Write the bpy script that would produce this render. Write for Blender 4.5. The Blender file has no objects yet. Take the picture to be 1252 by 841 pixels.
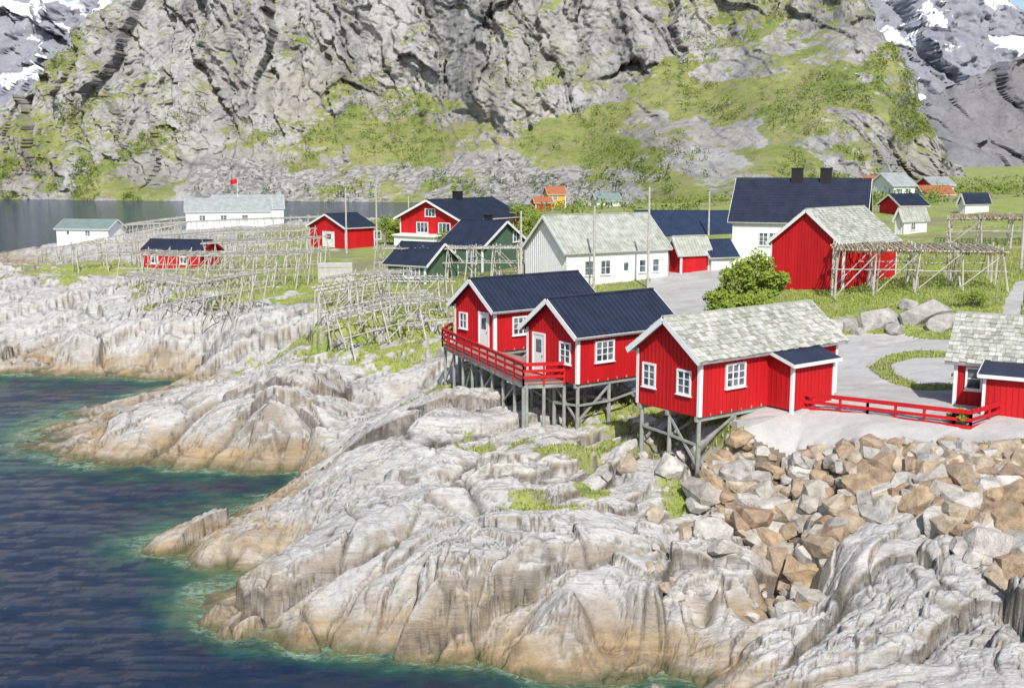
import bpy, bmesh, math, random
import numpy as np
from mathutils import Vector, Matrix
random.seed(7); rng=np.random.default_rng(7)
scene=bpy.context.scene
F=1400.0; PIT=math.atan(220.5/1400.0); CH=16.0
sp_,cp_=math.sin(PIT),math.cos(PIT)
# ---------- pixel helpers: image coordinates unprojected to a chosen height -> metric ground positions
def W(px,py,z):
    u=(px-626)/F; v=(420.5-py)/F
    d=(u,cp_+v*sp_,-sp_+v*cp_); t=(z-CH)/d[2]
    return (u*t,d[1]*t)
def solve_len(x,y,z,dx,dy,px):
    u=(px-626)/F; D=y*cp_-(z-CH)*sp_; dD=dy*cp_
    return (u*D-x)/(dx-u*dD)
# ---------- noise
_p=rng.permutation(256); PERM=np.concatenate([_p,_p]).astype(np.int64)
_g=rng.uniform(0,2*np.pi,256); GX=np.cos(_g); GY=np.sin(_g); RV=rng.uniform(0,1,(256,6))
def pn(x,y):
    xi=np.floor(x).astype(np.int64); yi=np.floor(y).astype(np.int64)
    xf=x-xi; yf=y-yi; xi&=255; yi&=255
    u=xf*xf*xf*(xf*(xf*6-15)+10); v=yf*yf*yf*(yf*(yf*6-15)+10)
    def g(a,b,dx,dy):
        h=PERM[PERM[a&255]+(b&255)]; return GX[h]*dx+GY[h]*dy
    a=g(xi,yi,xf,yf); b=g(xi+1,yi,xf-1,yf); c=g(xi,yi+1,xf,yf-1); d=g(xi+1,yi+1,xf-1,yf-1)
    return (a+(b-a)*u+((c+(d-c)*u)-(a+(b-a)*u))*v)*1.5
def fbm(x,y,o=5,g=0.5,off=0.0):
    r=np.zeros_like(x); a=1.0
    for i in range(o):
        r+=a*pn(x+off+i*17.3,y-off+i*9.1); x=x*2.03; y=y*2.03; a*=g
    return r
def worley(x,y,off=0,tilt=1.0):
    """F1, F2-F1 (crease distance) and a per-cell tilted plane (facet)"""
    x=x+off; y=y-off*.7; xi=np.floor(x).astype(np.int64); yi=np.floor(y).astype(np.int64)
    f1=np.full(x.shape,9.); f2=np.full(x.shape,9.); fac=np.zeros_like(x)
    for i in (-1,0,1):
        for j in (-1,0,1):
            h=PERM[PERM[(xi+i)&255]+((yi+j)&255)]
            dx=x-(xi+i+RV[h,0]); dy=y-(yi+j+RV[h,1]); d=dx*dx+dy*dy
            pl=(RV[h,2]-.5)+tilt*((RV[h,3]-.5)*dx+(RV[h,4]-.5)*dy)*2
            m=d<f1; f2=np.where(m,f1,np.minimum(f2,d)); fac=np.where(m,pl,fac); f1=np.where(m,d,f1)
    f1=np.sqrt(f1); f2=np.sqrt(f2); return f1,f2-f1,fac
def sst(a,b,x):
    t=np.clip((x-a)/(b-a),0,1); return t*t*(3-2*t)
# ---------- terrain control points
C=[]
def c(px,py,z): C.append((*W(px,py,z),z))
def cw(x,y,z): C.append((x,y,z))
def off(px,py,z): C.append((*W(px,py,0),z))
for p in [(850,824),(800,815),(730,810),(640,810),(560,808),(480,800),(400,794),(330,786),(270,772),(225,745),(290,712),(345,692),(265,692),(190,662),(250,640),(330,612),(372,588),
          (10,540),(60,554),(130,568),(200,575),(280,575),(350,576),(60,520),(120,503),(180,482),(238,462),
          (0,446),(60,453),(130,459),(200,459),(-100,440),(-220,430),(800,845),(860,880),(930,950)]: c(p[0],p[1],0)
for p in [(750,870,-2),(825,838,-1.0),(600,870,-3),(450,850,-3),(300,830,-3),(190,790,-3),(130,720,-3),(90,620,-3),(200,612,-1.8),(290,592,-1.5),(345,585,-1.2),(372,577,-.5),(0,600,-3),(-100,540,-3),(0,490,-2),(80,480,-2),(150,470,-1.8),(205,466,-1.0),(-150,480,-3),(310,703,-.3),(-300,600,-4),(-300,800,-4),(700,1000,-3),(850,1000,-2),(400,1000,-4),(100,900,-4)]: off(*p)
for p in [(420,548,3.7),(480,505,4.4),(540,492,4.4),(395,585,2.6),(380,600,1.6),(550,490,4.0),(640,530,4.1),(700,525,4.2),(760,495,4.6),(700,600,3.5),(855,590,3.5),(780,580,3.8),(640,650,3.2),(760,640,3.3),(560,600,3.5),(560,660,3.0),(480,640,2.8),(400,650,1.9),(300,655,1.1),(250,665,.8),(560,720,2.2),(450,720,1.8),(370,740,1.4),(290,750,.9),(255,748,.5),(700,720,2.5),(800,720,2.4),(880,710,2.4),(920,690,2.2),(640,770,1.2),(500,770,1.0),(390,775,.6),(800,775,1.0),(720,770,1.2),
          (965,725,.6),(945,770,.0),(900,808,-.6),(985,690,1.5),(860,790,.2),
          (400,545,1.2),(425,520,1.8),(450,500,2.2),(480,478,2.8),
          (1252,841,2.6),(1100,800,2.4),(1010,775,1.8),(910,845,.7),(1050,690,3.2),(1150,720,3.1),(1250,755,3.2),(1030,655,3.4),(1110,655,3.5),(1150,900,1.6),(1300,950,2.0),(1200,1100,.5),
          (900,520,5.75),(1050,530,5.8),(1180,540,5.8),(1252,548,5.8),(1400,560,5.8),(920,600,3.5),(1000,650,3.0),(1240,690,3.4),(1400,710,3.5),
          (900,480,5.8),(1050,460,5.85),(1040,420,6.0),(1110,415,6.1),(850,372,6.0),(800,352,6),(960,440,5.9),(1150,480,5.85),(1250,480,5.9),(1400,480,6),(860,410,5.9),(880,505,5.6),
          (1010,405,6.2),(1160,410,6.3),(1080,378,7.2),(1000,372,6.9),(1160,375,7.4),(1252,385,7.6),(1030,352,7.2),(940,348,6.8),(1200,342,8),(1300,340,8.2),(890,370,6.2),
          (820,440,5.5),(760,410,5.4),(700,380,5.6),(600,400,4.8),(560,440,4.4),(640,480,4.4),(790,470,5.0),(835,500,4.8),
          (640,348,6),(740,350,6),(500,350,5.6),(450,390,5),(430,420,4.4),(520,420,4.6),(480,455,3.8),(560,305,6),(450,302,5.5),(350,300,5.2),(890,320,7),(1050,315,7.5),
          (100,535,.8),(200,520,1.6),(250,502,2.3),(330,480,3.9),(400,455,4.2),(430,488,2.8),(300,545,1.2),(360,535,1.7),(200,548,.7),(285,466,1.2),(320,440,1.9),(350,425,2.8),(100,550,.4),(450,455,3.6),(380,505,3.2),
          (0,325,4.8),(60,350,4.7),(0,380,3.4),(0,420,1.9),(100,400,3.3),(100,438,1.2),(200,400,3.6),(200,432,2.0),(265,430,2.4),(300,400,4.0),(150,340,5),(250,360,5),(350,370,5),(380,400,4.6),(-150,350,4),(-150,400,2),(230,330,5.2),
          (100,293,3.2),(300,278,4.0),(200,300,4.0),(1100,242,10.0),(1200,240,11),(740,252,6.5)]: c(*p)
for p in [(-62,150,0),(-75,175,0),(-92,205,0),(-98,240,-1),(-70,265,0),(-35,300,0),(0,330,0),(-80,100,-2),(-85,120,-2),(-100,150,-4),(-150,200,-5),(-120,300,-4),(-60,380,-4),(-220,400,-5),(-20,420,-3),(-200,100,-6),
          (35,300,4),(30,400,2),(70,350,4),(100,330,6),(130,400,9),(150,250,12),(170,320,13),(180,500,10),(100,600,8),(0,600,2),(-200,700,-2),(300,600,8),(-400,600,-5),(60,60,5),(80,90,8),(110,130,9),(-50,20,-5),(0,15,-5),(30,20,-1)]: cw(*p)
C=np.array(C); n=len(C)
Rr=np.hypot(C[:,0][:,None]-C[:,0],C[:,1][:,None]-C[:,1])
A=np.zeros((n+3,n+3)); A[:n,:n]=Rr-np.eye(n)*0.12; A[:n,n]=1; A[:n,n+1:]=C[:,:2]; A[n,:n]=1; A[n+1:,:n]=C[:,:2].T
sol=np.linalg.lstsq(A,np.concatenate([C[:,2],np.zeros(3)]),rcond=None)[0]
def base_h(x,y):
    sh=x.shape; x=x.ravel(); y=y.ravel(); out=np.empty_like(x)
    for i in range(0,len(x),60000):
        a=x[i:i+60000]; b=y[i:i+60000]
        out[i:i+60000]=np.hypot(a[:,None]-C[:,0],b[:,None]-C[:,1])@sol[:n]+sol[n]+sol[n+1]*a+sol[n+2]*b
    return out.reshape(sh)
def rock_detail(x,y):
    wx=x+1.3*fbm(x/7,y/7,3,off=3.1)+.12*fbm(x/1.1,y/1.1,3,off=6); wy=y+1.3*fbm(x/7,y/7,3,off=8.7)+.12*fbm(x/1.1,y/1.1,3,off=16)
    t=math.radians(32); a=wx*math.cos(t)+wy*math.sin(t); b=-wx*math.sin(t)+wy*math.cos(t)
    f1,e1,p1=worley(a/8.0,b/3.4,off=3.3,tilt=1.15)
    f2,e2,p2=worley((a+b*.3)/3.2,b/1.15,off=11.3,tilt=1.1)
    f3,e3,p3=worley((a-b*.6)/1.2,(b+a*.2)/.55,off=21.3,tilt=1.2)
    f4,e4,p4=worley((a+b*.5)/.5,b/.28,off=41.3,tilt=1.2)
    m2=sst(-.5,.2,fbm(x/9,y/9,2,off=31)); m3=sst(-.2,.32,fbm(x/5,y/5,3,off=61))
    d=.30*fbm(x/8,y/8,5,0.5,off=1.7)+.72*p1+.36*(sst(0,.30,e1)-.75)
    d+=m2*(.34*p2+.12*(sst(0,.16,e2)-.7))+m3*(.16*p3+.05*(sst(0,.12,e3)-.7)+.055*p4)
    cr=np.maximum.reduce([np.clip(1-e1/.05,0,1),m2*np.clip(1-e2/.06,0,1)*.9,m3*np.clip(1-e3/.09,0,1)*.7])
    n1=fbm(a/9,b/1.6,4,off=13); n2=fbm((a+b)/5,(b-a*.5)/1.4,4,off=19); cr=np.maximum.reduce([cr,.85*np.clip(1-np.abs(n1)/.035,0,1),.6*np.clip(1-np.abs(n2)/.028,0,1)])
    d=d-.13*cr+.033*fbm(x/.5,y/.5,3,.6,off=3)
    return d,cr
def height(x,y,full=False):
    x=np.asarray(x,float); y=np.asarray(y,float)
    b=base_h(x,y); d,cr=rock_detail(x,y)
    amp=1.0-.93*sst(4.75,5.5,b)
    amp=np.where(y>150,amp*.6+.25*sst(150,250,y),amp); amp=amp*(1-.35*sst(1.2,0,b))
    h=b+amp*d+.10*sst(1.5,.3,b)*(y<110)*(b>-.6)
    if full: return h,b,cr*np.clip(amp,0,1)
    return h
def gh(x,y): return float(height(np.array([x]),np.array([y]))[0])
def inpoly(x,y,poly):
    r=np.zeros(x.shape,bool); m=len(poly)
    for i in range(m):
        x1,y1=poly[i]; x2,y2=poly[(i+1)%m]
        if y1==y2: continue
        cnd=((y1>y)!=(y2>y))&(x<(x2-x1)*(y-y1)/(y2-y1)+x1); r^=cnd
    return r
ROAD=[W(a,b,6) for a,b in [(790,352),(800,340),(880,338),(885,352),(865,375),(868,392),(930,400),(1012,412),(1100,414),(1190,426),(1230,455),(1300,470),(1300,535),(1170,535),(1040,525),(910,514),(905,500),(960,470),(900,430),(850,405),(812,375)]]
ISL=[W(a,b,6) for a,b in [(1062,447),(1085,434),(1120,430),(1162,434),(1168,474),(1120,474),(1080,460)]]
ISL2=[W(a,b,6) for a,b in [(1088,444),(1120,438),(1165,440),(1165,468),(1125,466),(1095,455)]]
ROAD2=[W(a,b,8) for a,b in [(1218,400),(1230,360),(1243,345),(1256,345),(1250,370),(1245,400)]]
SOIL_SHADE=[W(*a) for a in [(860,528,5.5),(905,518,5.8),(1050,531,5.8),(1180,541,5.8),(1262,550,5.8),(1420,570,5.8),(1400,710,3.5),(1200,690,3.4),(1130,645,3.4),(1060,642,3.3),(1010,665,2.9),(990,740,1.5),(955,740,1),(950,640,2.9),(862,592,3.6)]]
BL=[(545,462,4.3,2.6,1.3),(620,548,3.8,1.6,.8),(780,545,4,2.0,1.1),(800,525,4.6,2.6,1.2),(770,495,4.8,2.8,1.2),(700,565,3.7,1.8,.9),(570,556,3.6,1.3,.8),(655,632,3,1.7,.95),(520,485,4,2.2,1.1),(640,440,4.6,4,1),(720,430,5,5,1),(860,550,4.6,1.2,.9),(820,590,3.5,1.3,1),(450,415,4.4,5,1.3),(480,435,4.2,3,1),(330,400,4.6,5,.6),(120,330,5,9,.9),(60,325,4.8,5,.9),(735,600,3.4,1.3,.8),(690,640,3,.9,.8),(910,630,2.9,.6,.8),(400,395,4.8,4,1.1),(525,405,4.8,4,1.3)]
def grass_mask(x,y,b):
    nn=fbm(x/4,y/4,4,.6,off=77)
    g=sst(4.7,5.3,b+nn*.8)
    for px,py,z,r,s in BL:
        X,Y=W(px,py,z); d2=((x-X)**2+((y-Y)*1.3)**2)/(r*r); g=np.maximum(g,s*np.exp(-d2)*sst(-.5,.4,fbm(x/1.2,y/1.2,4,.6,off=9)+.2)*1.25)
    rd=inpoly(x,y,ROAD)&~(inpoly(x,y,ISL)&~inpoly(x,y,ISL2)); rd|=inpoly(x,y,ROAD2)
    rd=rd.astype(float); g=g*(1-rd); so=inpoly(x,y,SOIL_SHADE).astype(float); g=g*(1-so)
    return np.clip(g,0,1),rd,so
# ---------- materials
def newmat(name):
    m=bpy.data.materials.new(name); m.use_nodes=True; nt=m.node_tree
    return m,nt,nt.nodes['Principled BSDF']
class G:
    def __init__(s,nt): s.nt=nt
    def n(s,t,**k):
        nd=s.nt.nodes.new(t)
        for a,b in k.items(): setattr(nd,a,b)
        return nd
    def l(s,a,b): s.nt.links.new(a,b)
    def pos(s): return s.n('ShaderNodeNewGeometry').outputs['Position']
    def nz(s):
        q=s.n('ShaderNodeSeparateXYZ'); s.l(s.n('ShaderNodeNewGeometry').outputs['Normal'],q.inputs[0]); return q.outputs[2]
    def mapping(s,v,scale=(1,1,1),rot=(0,0,0)):
        m=s.n('ShaderNodeMapping'); m.inputs['Scale'].default_value=scale; m.inputs['Rotation'].default_value=rot; s.l(v,m.inputs['Vector']); return m.outputs[0]
    def noise(s,v,sc,det=5,rough=.55,dist=0):
        m=s.n('ShaderNodeTexNoise'); m.inputs['Scale'].default_value=sc; m.inputs['Detail'].default_value=det; m.inputs['Roughness'].default_value=rough; m.inputs['Distortion'].default_value=dist
        s.l(v,m.inputs['Vector']); return m.outputs['Fac']
    def voro(s,v,sc,feat='DISTANCE_TO_EDGE',out='Distance'):
        m=s.n('ShaderNodeTexVoronoi',feature=feat); m.inputs['Scale'].default_value=sc; s.l(v,m.inputs['Vector']); return m.outputs[out]
    def ramp(s,f,st):
        m=s.n('ShaderNodeValToRGB'); cr=m.color_ramp
        while len(cr.elements)<len(st): cr.elements.new(.5)
        for e,(p,cc) in zip(cr.elements,st):
            e.position=p; e.color=(cc,cc,cc,1) if not isinstance(cc,tuple) else (*cc,1)
        s.l(f,m.inputs[0]); return m.outputs[0]
    def mix(s,f,a,b,bt='MIX'):
        m=s.n('ShaderNodeMix',data_type='RGBA',blend_type=bt)
        for i,v in ((0,f),(6,a),(7,b)):
            if isinstance(v,(int,float)): m.inputs[i].default_value=v
            elif isinstance(v,tuple): m.inputs[i].default_value=(*v,1)
            else: s.l(v,m.inputs[i])
        return m.outputs[2]
    def math(s,op,a,b=0,cl=False):
        m=s.n('ShaderNodeMath',operation=op,use_clamp=cl)
        for i,v in ((0,a),(1,b)):
            if isinstance(v,(int,float)): m.inputs[i].default_value=v
            else: s.l(v,m.inputs[i])
        return m.outputs[0]
    def attr(s,nm,o='Fac'): return s.n('ShaderNodeAttribute',attribute_name=nm).outputs[o]
    def bump(s,h,st=.5,d=.05):
        m=s.n('ShaderNodeBump'); m.inputs['Strength'].default_value=st; m.inputs['Distance'].default_value=d; s.l(h,m.inputs['Height']); return m.outputs[0]
def plain(name,col,rough=.7,var=.25,scale=3,bump=.2,metal=0,streak=False,spec=.3,bd=.02):
    m,nt,b=newmat(name); g=G(nt); v=g.n('ShaderNodeTexCoord').outputs['Object']
    vv=g.mapping(v,(1,1,.15)) if streak else v
    f=g.noise(vv,scale,5,.65); f2=g.noise(v,scale*9,3)
    c0=g.mix(g.ramp(f,[(.3,0),(.7,1)]),tuple(x*(1-var) for x in col),tuple(min(1,x*(1+var*.6)) for x in col))
    c0=g.mix(g.math('MULTIPLY',f2,.25),c0,tuple(x*.55 for x in col))
    g.l(c0,b.inputs['Base Color']); b.inputs['Roughness'].default_value=rough; b.inputs['Metallic'].default_value=metal
    b.inputs['Specular IOR Level'].default_value=spec
    g.l(g.bump(f2 if bd<.03 else g.math('ADD',f,g.math('MULTIPLY',f2,.4)),bump,bd),b.inputs['Normal']); return m
M={}
M['red']=plain('red_painted_boards',(.54,.012,.016),.62,.25,1.2,.3,streak=True)
M['white']=plain('white_paint',(.82,.82,.80),.55,.08,2,.1)
M['green']=plain('green_painted_boards',(.09,.15,.10),.6,.2,1.2,.3,streak=True)
M['yellow']=plain('yellow_paint',(.65,.38,.05),.6,.15,1.2)
M['dark']=plain('dark_roof_sheet',(.028,.035,.060),.42,.3,1.0,.15)
M['blue']=plain('blue_roof_sheet',(.03,.045,.085),.4,.25,1.0,.15)
M['teal']=plain('teal_roof_sheet',(.22,.28,.26),.5,.2,1.0)
M['stone']=plain('lichen_slate',(.44,.44,.38),.9,.35,4,.5)
M['greyroof']=plain('pale_roof_sheet',(.36,.385,.375),.6,.3,1.0)
M['lichroof']=plain('weathered_roof',(.42,.43,.37),.8,.4,1.5,.3)
M['orange']=plain('clay_roof',(.40,.15,.07),.7,.2,1.0)
M['wood']=plain('weathered_wood',(.50,.475,.42),.85,.35,2.0,.4)
M['paleboard']=plain('pale_grey_boards',(.50,.48,.44),.8,.25,2.0,.4)
M['deck']=plain('deck_boards',(.38,.20,.17),.8,.3,2.0,.3)
M['stilt']=plain('stilt_wood',(.33,.34,.30),.85,.35,2.0,.4)
M['black']=plain('chimney_black',(.02,.02,.022),.6,.2,2.0)
M['fish']=plain('dried_fish',(.30,.21,.12),.85,.5,4.0,.5)
M['metal']=plain('galvanised_metal',(.45,.46,.47),.45,.1,2.0,.1,metal=.6)
M['concrete']=plain('concrete',(.42,.41,.39),.85,.2,2.0,.3)
m,nt,b=newmat('window_glass'); g=G(nt); v=g.n('ShaderNodeTexCoord').outputs['Object']
g.l(g.mix(g.ramp(g.noise(v,1.6,2),[(.4,0),(.6,1)]),(.03,.045,.06),(.16,.19,.21)),b.inputs['Base Color']); b.inputs['Roughness'].default_value=.08; b.inputs['Specular IOR Level'].default_value=.8; M['glass']=m
def leafmat(name,c1,c2,c3):
    m,nt,b=newmat(name); g=G(nt); p=g.pos()
    f=g.noise(p,1.1,3); f2=g.noise(p,14,2)
    cc=g.mix(g.ramp(f,[(.35,0),(.65,1)]),c1,c2); cc=g.mix(g.ramp(f2,[(.4,0),(.7,1)]),cc,c3)
    g.l(cc,b.inputs['Base Color']); b.inputs['Roughness'].default_value=.7; b.inputs['Specular IOR Level'].default_value=.2
    return m
M['leaf']=leafmat('leaves_spring',(.18,.25,.03),(.28,.34,.05),(.10,.15,.02))
M['leafd']=leafmat('leaves_dark',(.07,.11,.025),(.12,.17,.035),(.04,.075,.02))
M['scrub']=leafmat('scrub_leaves',(.15,.20,.035),(.22,.27,.06),(.09,.13,.025))
M['grassb']=leafmat('grass_blades',(.26,.33,.06),(.38,.40,.11),(.18,.24,.04))
M['bark']=plain('bark',(.22,.19,.16),.9,.3,6,.5)
def terrain_mat():
    m,nt,b=newmat('coastal_ground'); g=G(nt); p=g.pos()
    f1=g.noise(p,.16,5,.6,.4); f2=g.noise(p,1.1,7,.68); f3=g.noise(p,9,4,.7)
    an=g.mapping(p,(.35,2.2,2.2),(0,0,math.radians(-32))); f4=g.noise(an,1.0,7,.7,.5)
    an2=g.mapping(p,(.5,5,5),(0,0,math.radians(-20))); f5=g.noise(an2,1.3,5,.7,.3)
    c0=g.mix(g.ramp(f1,[(.38,0),(.62,1)]),(.585,.56,.525),(.49,.475,.455))
    c0=g.mix(g.ramp(f2,[(.48,0),(.66,.7)]),c0,(.34,.32,.295))
    c0=g.mix(g.ramp(f4,[(.53,0),(.69,.65)]),c0,(.35,.29,.22))
    c0=g.mix(g.ramp(f4,[(.28,.7),(.44,0)]),c0,(.66,.64,.61))
    c0=g.mix(g.ramp(f5,[(.54,0),(.64,.6)]),c0,(.22,.205,.19))
    c0=g.mix(g.ramp(f3,[(.50,0),(.72,.5)]),c0,(.22,.205,.185))
    notroad=g.math('SUBTRACT',1,g.attr('road'),True)
    ck=g.math('MULTIPLY',g.math('MULTIPLY',g.attr('crack'),g.ramp(f2,[(.36,.45),(.56,1)])),notroad)
    z_=g.n('ShaderNodeSeparateXYZ'); g.l(p,z_.inputs[0]); z=z_.outputs[2]
    steep=g.math('MULTIPLY',g.ramp(g.math('ADD',g.nz(),g.math('MULTIPLY',g.math('SUBTRACT',f2,.5),.3)),[(.44,.75),(.78,0)]),notroad)
    c0=g.mix(steep,c0,g.mix(f3,(.33,.26,.18),(.20,.17,.13)))
    zn=g.math('ADD',z,g.math('MULTIPLY',g.math('SUBTRACT',g.noise(p,.4,5,.6),.5),3.8))
    och=g.math('MULTIPLY',g.ramp(g.math('DIVIDE',zn,4),[(.0,1),(.18,.92),(.44,0)]),g.ramp(g.noise(an,.35,5,.6),[(.36,.35),(.56,1)]))
    c0=g.mix(och,c0,g.mix(g.ramp(f4,[(.4,0),(.6,1)]),(.41,.29,.155),(.25,.18,.105)))
    c0=g.mix(ck,c0,(.09,.08,.068))
    zn2=g.math('ADD',z,g.math('MULTIPLY',g.math('SUBTRACT',g.noise(p,1.2,4,.6),.5),.9))
    c0=g.mix(g.ramp(zn2,[(.08,.96),(.46,0)]),c0,g.mix(f3,(.07,.065,.03),(.15,.14,.065)))
    gc=g.mix(g.ramp(g.noise(p,.35,5,.6),[(.35,0),(.65,1)]),(.24,.31,.055),(.37,.39,.11)); gc=g.mix(g.ramp(g.noise(p,5,4,.7),[(.45,0),(.7,.75)]),gc,(.12,.17,.035))
    gc=g.mix(g.ramp(g.noise(p,.9,4,.7),[(.54,0),(.66,.75)]),gc,(.40,.35,.24))
    gc=g.mix(g.ramp(g.noise(p,.11,6,.75),[(.49,0),(.58,.85)]),gc,(.23,.22,.135))
    gf=g.ramp(g.math('ADD',g.attr('grass'),g.math('MULTIPLY',g.math('SUBTRACT',g.noise(p,1.3,6,.7),.5),1.2)),[(.44,0),(.56,1)])
    c0=g.mix(gf,c0,gc)
    rc=g.mix(g.ramp(f2,[(.3,0),(.7,1)]),(.50,.485,.46),(.40,.385,.365)); rc=g.mix(g.ramp(g.noise(p,25,3,.7),[(.5,0),(.7,.5)]),rc,(.25,.24,.225)); rc=g.mix(g.ramp(g.noise(p,.45,5,.6),[(.5,0),(.62,.5)]),rc,(.34,.31,.27))
    rf=g.ramp(g.math('ADD',g.attr('road'),g.math('MULTIPLY',g.math('SUBTRACT',g.noise(p,1.6,4,.7),.5),.5)),[(.42,0),(.58,1)])
    c0=g.mix(rf,c0,rc)
    c0=g.mix(g.ramp(g.attr('soil_shade'),[(.4,0),(.6,1)]),c0,g.mix(f2,(.12,.095,.07),(.22,.18,.13)))  # brown soil under the boulders, darkened to paint in the shaded gaps
    g.l(c0,b.inputs['Base Color'])
    g.l(g.ramp(zn2,[(.0,.25),(.4,.85)]),b.inputs['Roughness']); b.inputs['Specular IOR Level'].default_value=.3
    hh=g.math('ADD',g.math('MULTIPLY',f2,.65),g.math('MULTIPLY',f3,.25)); rk=g.math('ADD',g.math('MULTIPLY',f4,.75),g.math('MULTIPLY',f5,.55)); rk=g.math('SUBTRACT',rk,g.math('MULTIPLY',ck,.6))
    hh=g.math('ADD',g.math('MULTIPLY',hh,g.math('ADD',.25,g.math('MULTIPLY',notroad,.75))),g.math('MULTIPLY',rk,notroad))
    g.l(g.bump(hh,.8,.2),b.inputs['Normal']); return m
M['terrain']=terrain_mat()
def grid_mesh(name,X,Y,Z,mat,attrs={}):
    r,cn=X.shape; me=bpy.data.meshes.new(name)
    co=np.stack([X,Y,Z],-1).reshape(-1,3).astype(np.float32)
    i=np.arange(r*cn).reshape(r,cn); q=np.stack([i[:-1,:-1],i[:-1,1:],i[1:,1:],i[1:,:-1]],-1).reshape(-1,4).astype(np.int32)
    me.vertices.add(len(co)); me.vertices.foreach_set('co',co.ravel())
    me.loops.add(q.size); me.loops.foreach_set('vertex_index',q.ravel())
    me.polygons.add(len(q)); me.polygons.foreach_set('loop_start',np.arange(0,q.size,4,dtype=np.int32))
    try: me.polygons.foreach_set('loop_total',np.full(len(q),4,dtype=np.int32))
    except Exception: pass
    me.polygons.foreach_set('use_smooth',np.ones(len(q),bool))
    me.update(calc_edges=True); me.validate()
    for k,v in attrs.items():
        a=me.attributes.new(k,'FLOAT','POINT'); a.data.foreach_set('value',v.ravel().astype(np.float32))
    me.materials.append(mat); o=bpy.data.objects.new(name,me); scene.collection.objects.link(o); return o
yr=np.concatenate([np.geomspace(12,29,25,endpoint=False),np.linspace(29,64,400,endpoint=False),np.geomspace(64,130,190,endpoint=False),np.geomspace(130,900,130)])
uu=np.linspace(-.68,.68,920)
Yg,Ug=np.meshgrid(yr,uu,indexing='ij'); Xg=Yg*Ug
Hh,Bb,Cr=height(Xg,Yg,True); Gm,Rd,So=grass_mask(Xg,Yg,Bb)
grid_mesh('ground_terrain',Xg,Yg,Hh,M['terrain'],{'crack':Cr,'grass':Gm,'road':Rd,'soil_shade':So})
# ---------- water
def water_mat():
    m,nt,b=newmat('sea_water'); g=G(nt); p=g.pos()
    d=g.attr('depth'); dn=g.math('ADD',d,g.math('MULTIPLY',g.math('SUBTRACT',g.noise(p,.55,6,.7),.5),2.6))
    cc=g.ramp(g.math('DIVIDE',dn,3),[(0,(.26,.33,.16)),(.14,(.11,.25,.16)),(.34,(.03,.13,.13)),(.62,(.018,.050,.115))])
    bt=g.ramp(g.noise(p,.10,4,.6,.5),[(.4,0),(.65,1)])
    cc=g.mix(g.math('MULTIPLY',bt,.5),cc,(.010,.026,.075))
    foam=g.math('MULTIPLY',g.ramp(g.noise(p,2.2,7,.80,.8),[(.46,0),(.56,1)]),g.ramp(g.math('ADD',d,g.math('MULTIPLY',g.math('SUBTRACT',g.noise(p,.4,4),.5),3.2)),[(.0,.95),(.55,0)]))
    cc=g.mix(foam,cc,(.46,.64,.46))
    g.l(cc,b.inputs['Base Color']); g.l(g.math('ADD',.08,g.math('MULTIPLY',foam,.6)),b.inputs['Roughness']); b.inputs['IOR'].default_value=1.33
    h=g.math('ADD',g.noise(g.mapping(p,(.7,1.4,1),(0,0,.3)),.8,8,.76,.9),g.math('MULTIPLY',g.noise(g.mapping(p,(.9,1.7,1),(0,0,-.25)),4.0,5,.7,.6),.30))
    g.l(g.bump(h,1.0,.95),b.inputs['Normal']); return m
M['water']=water_mat()
yw=np.concatenate([[-200,0],np.geomspace(14,130,300),np.geomspace(134,900,60),[1500,3000,6000]])
uw=np.concatenate([[-6,-3,-1.5],np.linspace(-1.0,1.0,360),[1.5,3,6]])
Yw,Uw=np.meshgrid(yw,uw,indexing='ij'); Xw=np.maximum(np.abs(Yw),14)*Uw
Yc=np.clip(Yw,14,900)
Dw=np.clip(-np.where(Yc<150,height(Xw,Yc),base_h(Xw,Yc)),-2,5); Dw=np.where(np.abs(Uw)>.8,4,Dw)+np.clip((Yw-120)/60,0,3)
grid_mesh('sea_water',Xw,Yw,.08*fbm(Xw/5,Yw/2.2,4,.55)*(Yw<140)*(Yw>10),M['water'],{'depth':Dw})
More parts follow.
